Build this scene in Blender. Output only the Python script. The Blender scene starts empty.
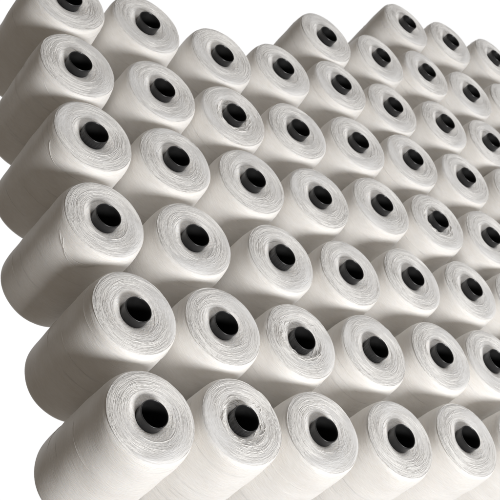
import bpy, math, random
from mathutils import Matrix, Vector

S = 0.12            # spacing of the spools in metres; all lengths below are in spacings
H = 1.40            # height of a spool's core above the board
PI = math.pi
scene = bpy.context.scene
col = scene.collection

# ------------------------------------------------------------------ materials
def new_mat(name):
    m = bpy.data.materials.new(name); m.use_nodes = True
    nt = m.node_tree
    return m, nt, nt.nodes['Principled BSDF']

def math_node(nt, op, a, b=None, c=None):
    n = nt.nodes.new('ShaderNodeMath'); n.operation = op
    for i, v in enumerate((a, b, c)):
        if v is None: continue
        if isinstance(v, (int, float)): n.inputs[i].default_value = v
        else: nt.links.new(v, n.inputs[i])
    return n.outputs[0]

def yarn_material(name, base, rough, bump):
    m, nt, bs = new_mat(name)
    L = nt.links
    tc = nt.nodes.new('ShaderNodeTexCoord')
    oi = nt.nodes.new('ShaderNodeObjectInfo')
    sp = nt.nodes.new('ShaderNodeSeparateXYZ'); L.new(tc.outputs['Object'], sp.inputs[0])
    x = math_node(nt, 'DIVIDE', sp.outputs[0], S)
    y = math_node(nt, 'DIVIDE', sp.outputs[1], S)
    z = math_node(nt, 'DIVIDE', sp.outputs[2], S)
    r = math_node(nt, 'SQRT', math_node(nt, 'ADD', math_node(nt, 'MULTIPLY', x, x), math_node(nt, 'MULTIPLY', y, y)))
    rs = math_node(nt, 'MAXIMUM', r, 0.01)
    cx = math_node(nt, 'DIVIDE', x, rs); cy = math_node(nt, 'DIVIDE', y, rs)
    prof = math_node(nt, 'SUBTRACT', r, z)          # distance along the winding profile
    th = math_node(nt, 'ARCTAN2', y, x)
    def winding(freq, ang, k, amp, det, seed):
        # threads run round the package; amp*sin(k*theta) makes them cross at a shallow angle
        sh = math_node(nt, 'MULTIPLY', math_node(nt, 'SINE', math_node(nt, 'MULTIPLY_ADD', th, k, seed)), amp)
        p = math_node(nt, 'MULTIPLY', math_node(nt, 'ADD', prof, sh), freq)
        cb = nt.nodes.new('ShaderNodeCombineXYZ')
        L.new(p, cb.inputs[0])
        L.new(math_node(nt, 'MULTIPLY', cx, ang), cb.inputs[1])
        L.new(math_node(nt, 'MULTIPLY', cy, ang), cb.inputs[2])
        ad = nt.nodes.new('ShaderNodeVectorMath'); ad.operation = 'ADD'
        L.new(cb.outputs[0], ad.inputs[0])
        rv = nt.nodes.new('ShaderNodeCombineXYZ')
        L.new(math_node(nt, 'MULTIPLY', oi.outputs['Random'], 57.0 + seed), rv.inputs[0])
        L.new(rv.outputs[0], ad.inputs[1])
        n = nt.nodes.new('ShaderNodeTexNoise'); n.inputs['Scale'].default_value = 1.0
        n.inputs['Detail'].default_value = det; n.inputs['Roughness'].default_value = 0.6
        L.new(ad.outputs[0], n.inputs['Vector'])
        return n.outputs[0]
    n1 = winding(52, 5.0, 2.0, 0.045, 2.0, 0.3)
    n2 = winding(52, 5.0, 3.0, -0.035, 2.0, 2.1)
    n3 = winding(120, 7.0, 1.0, 0.02, 1.0, 4.4)
    n4 = winding(5.0, 0.8, 1.0, 0.05, 2.0, 1.7)       # broad bands of wear and tension
    face = nt.nodes.new('ShaderNodeMapRange')         # the end of the package is coarser than its smooth side
    L.new(z, face.inputs[0])
    face.inputs[1].default_value = H - 0.13; face.inputs[2].default_value = H - 0.07
    face.inputs[3].default_value = 0.27; face.inputs[4].default_value = 0.6
    hsum = math_node(nt, 'ADD', math_node(nt, 'MAXIMUM', n1, n2), math_node(nt, 'MULTIPLY', n3, 0.8))
    hgt = math_node(nt, 'MULTIPLY', hsum, face.outputs[0])
    bp = nt.nodes.new('ShaderNodeBump'); bp.inputs['Strength'].default_value = bump
    bp.inputs['Distance'].default_value = 0.020 * S
    L.new(hgt, bp.inputs['Height']); L.new(bp.outputs[0], bs.inputs['Normal'])
    # colour: slightly warm white, with faint bands and threads
    ramp = nt.nodes.new('ShaderNodeMix'); ramp.data_type = 'RGBA'
    ramp.inputs[6].default_value = (base[0]*0.90, base[1]*0.885, base[2]*0.865, 1)
    ramp.inputs[7].default_value = (*base, 1)
    f = nt.nodes.new('ShaderNodeMapRange'); f.inputs[1].default_value = 0.3; f.inputs[2].default_value = 0.62
    L.new(math_node(nt, 'ADD', math_node(nt, 'MULTIPLY', n4, 0.45), math_node(nt, 'MULTIPLY', math_node(nt, 'ADD', n1, n3), 0.275)), f.inputs[0])
    L.new(f.outputs[0], ramp.inputs[0])
    L.new(ramp.outputs[2], bs.inputs['Base Color'])
    bs.inputs['Roughness'].default_value = rough
    bs.inputs['Specular IOR Level'].default_value = 0.35
    bs.inputs['Subsurface Weight'].default_value = 0.35      # yarn lets a little light through
    bs.inputs['Subsurface Radius'].default_value = (1.0, 0.9, 0.78)
    bs.inputs['Subsurface Scale'].default_value = 0.005
    bs.inputs['Sheen Weight'].default_value = 0.15
    bs.inputs['Sheen Roughness'].default_value = 0.4
    return m

YARN = yarn_material('white_yarn', (0.90, 0.886, 0.866), 0.52, 0.5)

def strand_material():
    m, nt, bs = new_mat('loose_yarn')
    bs.inputs['Base Color'].default_value = (0.86, 0.85, 0.83, 1)
    bs.inputs['Roughness'].default_value = 0.5
    n = nt.nodes.new('ShaderNodeTexNoise'); n.inputs['Scale'].default_value = 900
    b = nt.nodes.new('ShaderNodeBump'); b.inputs['Strength'].default_value = 0.3; b.inputs['Distance'].default_value = 0.0004
    nt.links.new(n.outputs[0], b.inputs['Height']); nt.links.new(b.outputs[0], bs.inputs['Normal'])
    return m
STRAND = strand_material()

def plastic(name, base, rough):
    m, nt, bs = new_mat(name)
    tc = nt.nodes.new('ShaderNodeTexCoord')
    n = nt.nodes.new('ShaderNodeTexNoise'); n.inputs['Scale'].default_value = 160; n.inputs['Detail'].default_value = 4
    nt.links.new(tc.outputs['Object'], n.inputs['Vector'])
    mr = nt.nodes.new('ShaderNodeMapRange'); mr.inputs[3].default_value = rough - 0.1; mr.inputs[4].default_value = rough + 0.12
    nt.links.new(n.outputs[0], mr.inputs[0]); nt.links.new(mr.outputs[0], bs.inputs['Roughness'])
    b = nt.nodes.new('ShaderNodeBump'); b.inputs['Strength'].default_value = 0.15; b.inputs['Distance'].default_value = 0.0003
    nt.links.new(n.outputs[0], b.inputs['Height']); nt.links.new(b.outputs[0], bs.inputs['Normal'])
    bs.inputs['Base Color'].default_value = (*base, 1)
    return m
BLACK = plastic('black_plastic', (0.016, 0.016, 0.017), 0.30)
BORE_SHADE = plastic('black_plastic_bore_shade', (0.003, 0.003, 0.003), 0.62)  # blacker copy of the core plastic: shade inside the bore painted in

# ------------------------------------------------------------------ mesh builders
def mesh_from(name, verts, faces, mats, idx=None, smooth=True):
    me = bpy.data.meshes.new(name)
    me.from_pydata([(a*S, b*S, c*S) for a, b, c in verts], [], faces)
    for m in mats: me.materials.append(m)
    if idx: me.polygons.foreach_set('material_index', idx)
    if smooth: me.polygons.foreach_set('use_smooth', [True]*len(faces))
    me.update()
    return me

def smooth_profile(pts, n):
    """Catmull-Rom through (r, z) points, n steps per span."""
    out = []
    P = [pts[0]] + pts + [pts[-1]]
    for i in range(1, len(P)-2):
        p0, p1, p2, p3 = P[i-1], P[i], P[i+1], P[i+2]
        for k in range(n):
            t = k/n
            out.append(tuple(0.5*((2*p1[j]) + (-p0[j]+p2[j])*t + (2*p0[j]-5*p1[j]+4*p2[j]-p3[j])*t*t + (-p0[j]+3*p1[j]-3*p2[j]+p3[j])*t**3) for j in (0, 1)))
    out.append(pts[-1])
    return out

FACE = [(0.128, -0.110), (0.143, -0.094), (0.18, -0.075), (0.235, -0.055), (0.31, -0.048), (0.392, -0.055)]
SIDE = [(0.419, -0.065), (0.437, -0.085), (0.448, -0.118), (0.457, -0.19), (0.463, -0.32), (0.467, -0.60), (0.467, -0.95), (0.461, -1.28), (0.446, -1.355), (0.415, -1.388), (0.36, -1.40), (0.13, -1.40)]

def face_z(r):
    for (r0, z0), (r1, z1) in zip(FACE, FACE[1:] + SIDE[:1]):
        if r <= r1: return z0 + (z1-z0)*(r-r0)/(r1-r0)
    return SIDE[0][1]

def add_strand(V, F, I, pts, rad, mat):
    """A thread: a thin four-sided tube through pts."""
    n0 = len(V)
    for i, p in enumerate(pts):
        a = Vector(pts[max(i-1, 0)]); b = Vector(pts[min(i+1, len(pts)-1)])
        t = (b-a).normalized(); u = t.cross(Vector((0, 0, 1)))
        if u.length < 1e-4: u = t.cross(Vector((1, 0, 0)))
        u.normalize(); w = u.cross(t)
        for k in range(4):
            q = Vector(p) + u*(math.cos(k*PI/2)*rad) + w*(math.sin(k*PI/2)*rad)
            V.append(tuple(q))
    for i in range(len(pts)-1):
        for k in range(4):
            a = n0+i*4+k; b = n0+i*4+(k+1) % 4
            F.append((a, b, b+4, a+4)); I.append(mat)

def yarn_mesh(seed, strands=560, frayed=0):
    rnd = random.Random(seed)
    N = 128
    prof = smooth_profile(FACE + SIDE, 5)
    ph = [rnd.uniform(0, 2*PI) for _ in range(8)]
    V, F, I = [], [], []
    for r, z in prof:
        for k in range(N):
            a = 2*PI*k/N
            # wound yarn is never a perfect turning: soft swells round and along the package
            fr = max(0.0, min(1.0, (r-0.2)/0.2))
            d = 0.0035*math.sin(2*a+ph[0]) + 0.0025*math.sin(3*a+ph[1]+4*z) + 0.0012*math.sin(7*a+ph[2]+9*z)
            d += 0.0018*math.sin(19*z+ph[3]+math.sin(a+ph[4]))
            dz = (0.005*math.sin(a+ph[5]) + 0.003*math.sin(3*a+ph[6]+20*r)) * (1 if z > -0.5 else 0)
            V.append(((r+d*fr)*math.cos(a), (r+d*fr)*math.sin(a), H+z+dz*fr))
    for j in range(len(prof)-1):
        for k in range(N):
            a = j*N+k; b = j*N+(k+1) % N
            F.append((a, a+N, b+N, b)); I.append(0)
    # the turns of thread that cross the end face
    for s in range(strands):
        r0 = 0.20 + 0.215*math.sqrt(rnd.random())
        a0 = rnd.uniform(0, 2*PI); span = rnd.uniform(0.5, 1.9)
        dr = rnd.uniform(-0.05, 0.05); bow = rnd.uniform(-0.025, 0.025)
        n = 12; pts = []
        low = rnd.uniform(0.175, 0.25); lift = rnd.uniform(-0.001, 0.0025); w1 = rnd.uniform(0, 6)
        for i in range(n+1):
            t = i/n
            r = min(0.424, max(low, r0 + dr*(t-0.5) + bow*math.sin(PI*t) + 0.003*math.sin(9*t+w1)))
            a = a0 + span*t
            pts.append((r*math.cos(a), r*math.sin(a), H + face_z(r) + lift - 0.006*abs(2*t-1)**4))
        add_strand(V, F, I, pts, rnd.uniform(0.0016, 0.0032), 1 if rnd.random() < 0.5 else 0)
    # raised, frayed turns round the core
    for s in range(frayed):
        r0 = rnd.uniform(0.165, 0.25); a0 = rnd.uniform(0, 2*PI); span = rnd.uniform(0.25, 0.8)
        n = 10; pts = []; hh = rnd.uniform(0.004, 0.016); bw = rnd.uniform(-0.02, 0.035)
        for i in range(n+1):
            t = i/n; r = r0 + bw*math.sin(PI*t); a = a0 + span*t
            pts.append((r*math.cos(a), r*math.sin(a), H + face_z(r) + hh*math.sin(PI*t) - 0.002))
        add_strand(V, F, I, pts, rnd.uniform(0.0025, 0.004), 1)
    # a few turns lying on the shoulder and side
    for s in range(9):
        z0 = -0.15 - 0.95*rnd.random()**1.3; a0 = rnd.uniform(0, 2*PI); span = rnd.uniform(0.8, 2.4); sl = rnd.uniform(-0.03, 0.03)
        n = 18; pts = []
        for i in range(n+1):
            t = i/n; z = z0 + sl*t; a = a0 + span*t
            r = side_r(z) + 0.0006 - 0.004*abs(2*t-1)**4
            pts.append((r*math.cos(a), r*math.sin(a), H+z))
        add_strand(V, F, I, pts, 0.0017, 0)
    return mesh_from('yarn', V, F, [YARN, STRAND], I)

def side_r(z):
    for (r0, z0), (r1, z1) in zip(SIDE, SIDE[1:]):
        if z >= z1: return r0 + (r1-r0)*(z-z0)/(z1-z0)
    return 0.44

def core_mesh(ribs):
    """Hollow plastic core: outer wall with a rolled lip; ribs > 0 adds drive notches below the lip."""
    N = 96
    prof = [(0.128, -1.40), (0.132, -0.16), (0.134, -0.06), (0.1355, -0.022), (0.136, -0.010), (0.1345, -0.003), (0.131, 0.0), (0.128, -0.002), (0.1245, -0.008), (0.1235, -0.020), (0.122, -0.05), (0.116, -1.395)]
    V, F, I = [], [], []
    for j, (r, z) in enumerate(prof):
        for k in range(N):
            a = 2*PI*k/N
            d = 0.0
            if ribs and 1 <= j <= 3: d = 0.005*max(0, math.sin(ribs*a))**0.5 if math.sin(ribs*a) > 0 else -0.001
            V.append(((r+d)*math.cos(a), (r+d)*math.sin(a), H+z))
    for j in range(len(prof)-1):
        for k in range(N):
            a = j*N+k; b = j*N+(k+1) % N
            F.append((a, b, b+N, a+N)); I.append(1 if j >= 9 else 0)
    # annular foot so that the core stands on the board
    for k in range(N):
        a = (len(prof)-1)*N+k; b = (len(prof)-1)*N+(k+1) % N
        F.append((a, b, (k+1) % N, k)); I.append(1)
    return mesh_from('core', V, F, [BLACK, BORE_SHADE], I)

def loose_mesh(seed, n_turns):
    """Slack turns of thread that have slipped off the shoulder."""
    rnd = random.Random(seed); V, F, I = [], [], []
    for s in range(n_turns):
        a0 = -2.75 + rnd.uniform(-0.3, 0.3); span = rnd.uniform(0.9, 1.5); z0 = rnd.uniform(-0.30, -0.20); sag = rnd.uniform(0.02, 0.07)
        pts = []
        for i in range(33):
            t = i/32; a = a0 + span*t
            z = z0 + 0.10*(2*t-1)**2 - sag*math.sin(PI*t)*0.5 + 0.01*math.sin(5*t+s)
            r = side_r(z) - 0.004 + 0.012*math.sin(PI*t)**0.5
            pts.append((r*math.cos(a), r*math.sin(a), H+z))
        add_strand(V, F, I, pts, 0.0027, 0)
    return mesh_from('loose_thread', V, F, [STRAND], I)

YARNS = [yarn_mesh(i+1) for i in range(6)]
FRAYED = [yarn_mesh(20+i, 560, 46) for i in range(2)]
CORES = [core_mesh(0), core_mesh(0), core_mesh(26)]
LOOSE = [loose_mesh(i+3, n) for i, n in enumerate((2, 1, 1))]

# ------------------------------------------------------------------ the spools
# how far each spool's top stands from the regular grid: (column, row): (du, dv)
DEV = {(0, 0): (0.037, -0.004), (1, 0): (0.007, 0.019), (2, 0): (-0.062, -0.035), (3, 0): (-0.03, -0.051), (4, 0): (-0.023, -0.009),
 (0, 1): (0.083, 0.024), (1, 1): (0.047, 0.007), (2, 1): (-0.005, -0.042), (3, 1): (0.021, -0.027), (4, 1): (0.057, 0.014), (5, 1): (-0.028, 0.035),
 (0, 2): (-0.045, 0.032), (1, 2): (-0.045, 0.004), (2, 2): (0.062, -0.025), (3, 2): (0.04, -0.046), (4, 2): (0.046, 0.037), (5, 2): (0.084, 0.05),
 (0, 3): (0.0, 0.057), (1, 3): (-0.042, 0.009), (2, 3): (-0.041, -0.026), (3, 3): (-0.073, -0.04), (4, 3): (-0.028, 0.09), (5, 3): (-0.056, 0.05), (6, 3): (-0.057, 0.001),
 (0, 4): (-0.029, 0.007), (1, 4): (-0.005, -0.021), (2, 4): (-0.045, -0.085), (3, 4): (-0.071, -0.023), (4, 4): (-0.051, 0.07), (5, 4): (-0.065, 0.058), (6, 4): (-0.045, 0.012),
 (2, 5): (0.039, -0.118), (3, 5): (0.024, 0.019), (4, 5): (0.033, 0.088), (5, 5): (-0.047, -0.015), (6, 5): (0.003, 0.003), (7, 5): (-0.04, -0.078),
 (5, 6): (0.13, -0.02), (6, 6): (0.086, 0.024), (7, 6): (0.019, -0.087), (8, 7): (0.191, 0.077), (7, 7): (0.09, 0.03), (6, 7): (0.12, 0.05), (4, 6): (0.1, 0.0)}
ROWS = {0: (0, 6), 1: (0, 6), 2: (0, 7), 3: (0, 7), 4: (0, 8), 5: (0, 8), 6: (4, 9), 7: (6, 9)}
FOOT = {(0, 2): (-0.085, 0.045), (0, 3): (-0.03, 0.05)}       # where a foot stands off its spool's lean
FRAY = {(2, 4): 0, (1, 0): 1, (5, 3): 0, (3, 6): 1, (2, 1): 1}
RIBBED = {(2, 1), (3, 1), (1, 0), (2, 2), (0, 3)}
SLACK = {(0, 2): 0, (0, 3): 1, (0, 4): 2}

ORD = ['first', 'second', 'third', 'fourth', 'fifth', 'sixth', 'seventh', 'eighth', 'ninth', 'tenth']
def label_for(c, r, c0):
    n = ORD[c-c0]
    where = ['in the front row along the bottom', 'in the second row up', 'in the third row up', 'in the fourth row up',
             'in the fifth row up', 'in the sixth row up', 'in the seventh row up', 'in the last row at the top'][r]
    if (c, r) in SLACK: look = 'white thread spool with slack shoulder turns'
    elif (c, r) in FRAY: look = 'white thread spool frayed round its black core'
    elif (c, r) in RIBBED: look = 'white thread spool with a ribbed black core'
    else: look = 'white thread spool with black core'
    return f'{look}, {n} {where}'

def link(name, data, parent):
    o = bpy.data.objects.new(name, data); col.objects.link(o); o.parent = parent
    return o

rng = random.Random(11)
for r, (c0, c1) in ROWS.items():
    for c in range(c0, c1+1):
        du, dv = DEV.get((c, r), (rng.uniform(-0.03, 0.03), rng.uniform(-0.03, 0.03)))
        # the package stands part way off the grid and leans the rest
        fu, fv = FOOT.get((c, r), (0.7*du, 0.7*dv))
        bx, by = c + fu, r + fv
        lean = Vector((du - fu, dv - fv, H)).normalized()
        size = rng.uniform(0.985, 1.012)
        q = Vector((0, 0, 1)).rotation_difference(lean).to_matrix().to_4x4()
        root = bpy.data.objects.new('thread_spool', None); col.objects.link(root)
        root.empty_display_size = 0.02
        spin = rng.uniform(0, 2*PI)
        root.matrix_world = Matrix.Translation((bx*S, by*S, 0)) @ q
        root['label'] = label_for(c, r, c0); root['category'] = 'spool'; root['group'] = 'spools of white thread standing in rows'
        y = link('yarn', FRAYED[FRAY[(c, r)]] if (c, r) in FRAY else YARNS[rng.randrange(6)], root)
        y.rotation_euler.z = spin; y.scale = (size, size, rng.uniform(0.994, 1.005))
        k = link('core', CORES[2] if (c, r) in RIBBED else CORES[rng.randrange(2)], root)
        k.rotation_euler.z = rng.uniform(0, 2*PI)
        if (c, r) in SLACK: link('loose_thread', LOOSE[SLACK[(c, r)]], y).rotation_euler.z = -spin

# ------------------------------------------------------------------ the board they stand on (tucked in under the outer spools)
def board():
    pts = [(0.2, 0.2), (6.2, 0.2), (7.2, 1.8), (8.2, 3.8), (9.1, 5.9), (9.1, 7.1), (5.9, 7.1), (3.9, 6.05), (3.3, 5.1), (0.2, 5.1)]
    n = len(pts); t = -0.06
    V = [(x, y, -0.004) for x, y in pts] + [(x, y, t) for x, y in pts]
    F = [tuple(range(n)), tuple(range(2*n-1, n-1, -1))] + [(i, n+i, n+(i+1) % n, (i+1) % n) for i in range(n)]
    m, nt, bs = new_mat('painted_board')
    no = nt.nodes.new('ShaderNodeTexNoise'); no.inputs['Scale'].default_value = 30
    cr = nt.nodes.new('ShaderNodeValToRGB'); cr.color_ramp.elements[0].color = (0.62, 0.60, 0.57, 1); cr.color_ramp.elements[1].color = (0.74, 0.72, 0.69, 1)
    nt.links.new(no.outputs[0], cr.inputs[0]); nt.links.new(cr.outputs[0], bs.inputs['Base Color'])
    o = bpy.data.objects.new('tabletop', mesh_from('tabletop', V, F, [m], smooth=False)); col.objects.link(o)
    o['kind'] = 'structure'; o['label'] = 'white board under the rows of spools'
board()

# ------------------------------------------------------------------ light
w = bpy.data.worlds.new('World'); scene.world = w; w.use_nodes = True
nt = w.node_tree; bg = nt.nodes['Background']
VIEW = Vector((0.5877, 0.5202, -0.6197))      # added white glow of the world around the view direction, dim elsewhere
geo = nt.nodes.new('ShaderNodeTexCoord')
dp = nt.nodes.new('ShaderNodeVectorMath'); dp.operation = 'DOT_PRODUCT'; dp.inputs[1].default_value = VIEW
nt.links.new(geo.outputs['Generated'], dp.inputs[0])
mr = nt.nodes.new('ShaderNodeMapRange'); mr.interpolation_type = 'SMOOTHSTEP'
mr.inputs[1].default_value = 0.45; mr.inputs[2].default_value = 0.85
nt.links.new(dp.outputs['Value'], mr.inputs[0])
mx = nt.nodes.new('ShaderNodeMix'); mx.data_type = 'RGBA'
mx.inputs[6].default_value = (0.15, 0.132, 0.112, 1); mx.inputs[7].default_value = (1.03, 1.03, 1.03, 1)
nt.links.new(mr.outputs[0], mx.inputs[0]); nt.links.new(mx.outputs[2], bg.inputs['Color'])
bg.inputs['Strength'].default_value = 1.0

def area(name, at, size, power, color):
    ld = bpy.data.lights.new(name, 'AREA'); ld.shape = 'DISK'; ld.size = size; ld.energy = power; ld.color = color
    o = bpy.data.objects.new(name, ld); col.objects.link(o)
    o.location = Vector(at)*S
    d = o.location - Vector((3.2*S, 3.0*S, H*S))
    o.rotation_euler = (-d).to_track_quat('-Z', 'Y').to_euler()
# a key lamp low over the front throws the shadows back; an added soft overhead fill lifts the faces
area('key_light', (2.8, -18.0, H+10.6), 1.1, 77, (1.0, 0.995, 0.99))
area('overhead_fill', (14.0, 8.0, H+19.0), 2.2, 31, (0.985, 0.99, 1.0))

# ------------------------------------------------------------------ camera
R = ((0.7941635653538562, -0.2244372565948219, 0.5647407806389063), (0.15472482974644966, -0.8240011947906096, -0.5450525277838643), (0.5876771720293238, 0.5202402799051973, -0.6196657103953538))
cd = bpy.data.cameras.new('camera'); cam = bpy.data.objects.new('camera', cd); col.objects.link(cam)
m = Matrix.Identity(4)
for i in range(3):
    m[i][0] = R[0][i]; m[i][1] = -R[1][i]; m[i][2] = -R[2][i]
m.translation = Vector((-4.609950*S, -3.541301*S, (6.531590+H)*S))
cam.matrix_world = m
cd.sensor_width = 36.0; cd.lens = 36.0*1033.4277/500.0
cd.clip_start = 0.01; cd.clip_end = 100.0
cd.dof.use_dof = True; cd.dof.focus_distance = 0.95; cd.dof.aperture_fstop = 36.0
scene.camera = cam

scene.render.engine = 'CYCLES'
scene.cycles.max_bounces = 8; scene.cycles.diffuse_bounces = 6
scene.cycles.use_adaptive_sampling = True; scene.cycles.adaptive_threshold = 0.025
scene.view_settings.view_transform = 'Standard'; scene.view_settings.look = 'None'
scene.view_settings.exposure = 0.0; scene.view_settings.gamma = 1.0
scene.render.resolution_x = 1024; scene.render.resolution_y = 1024
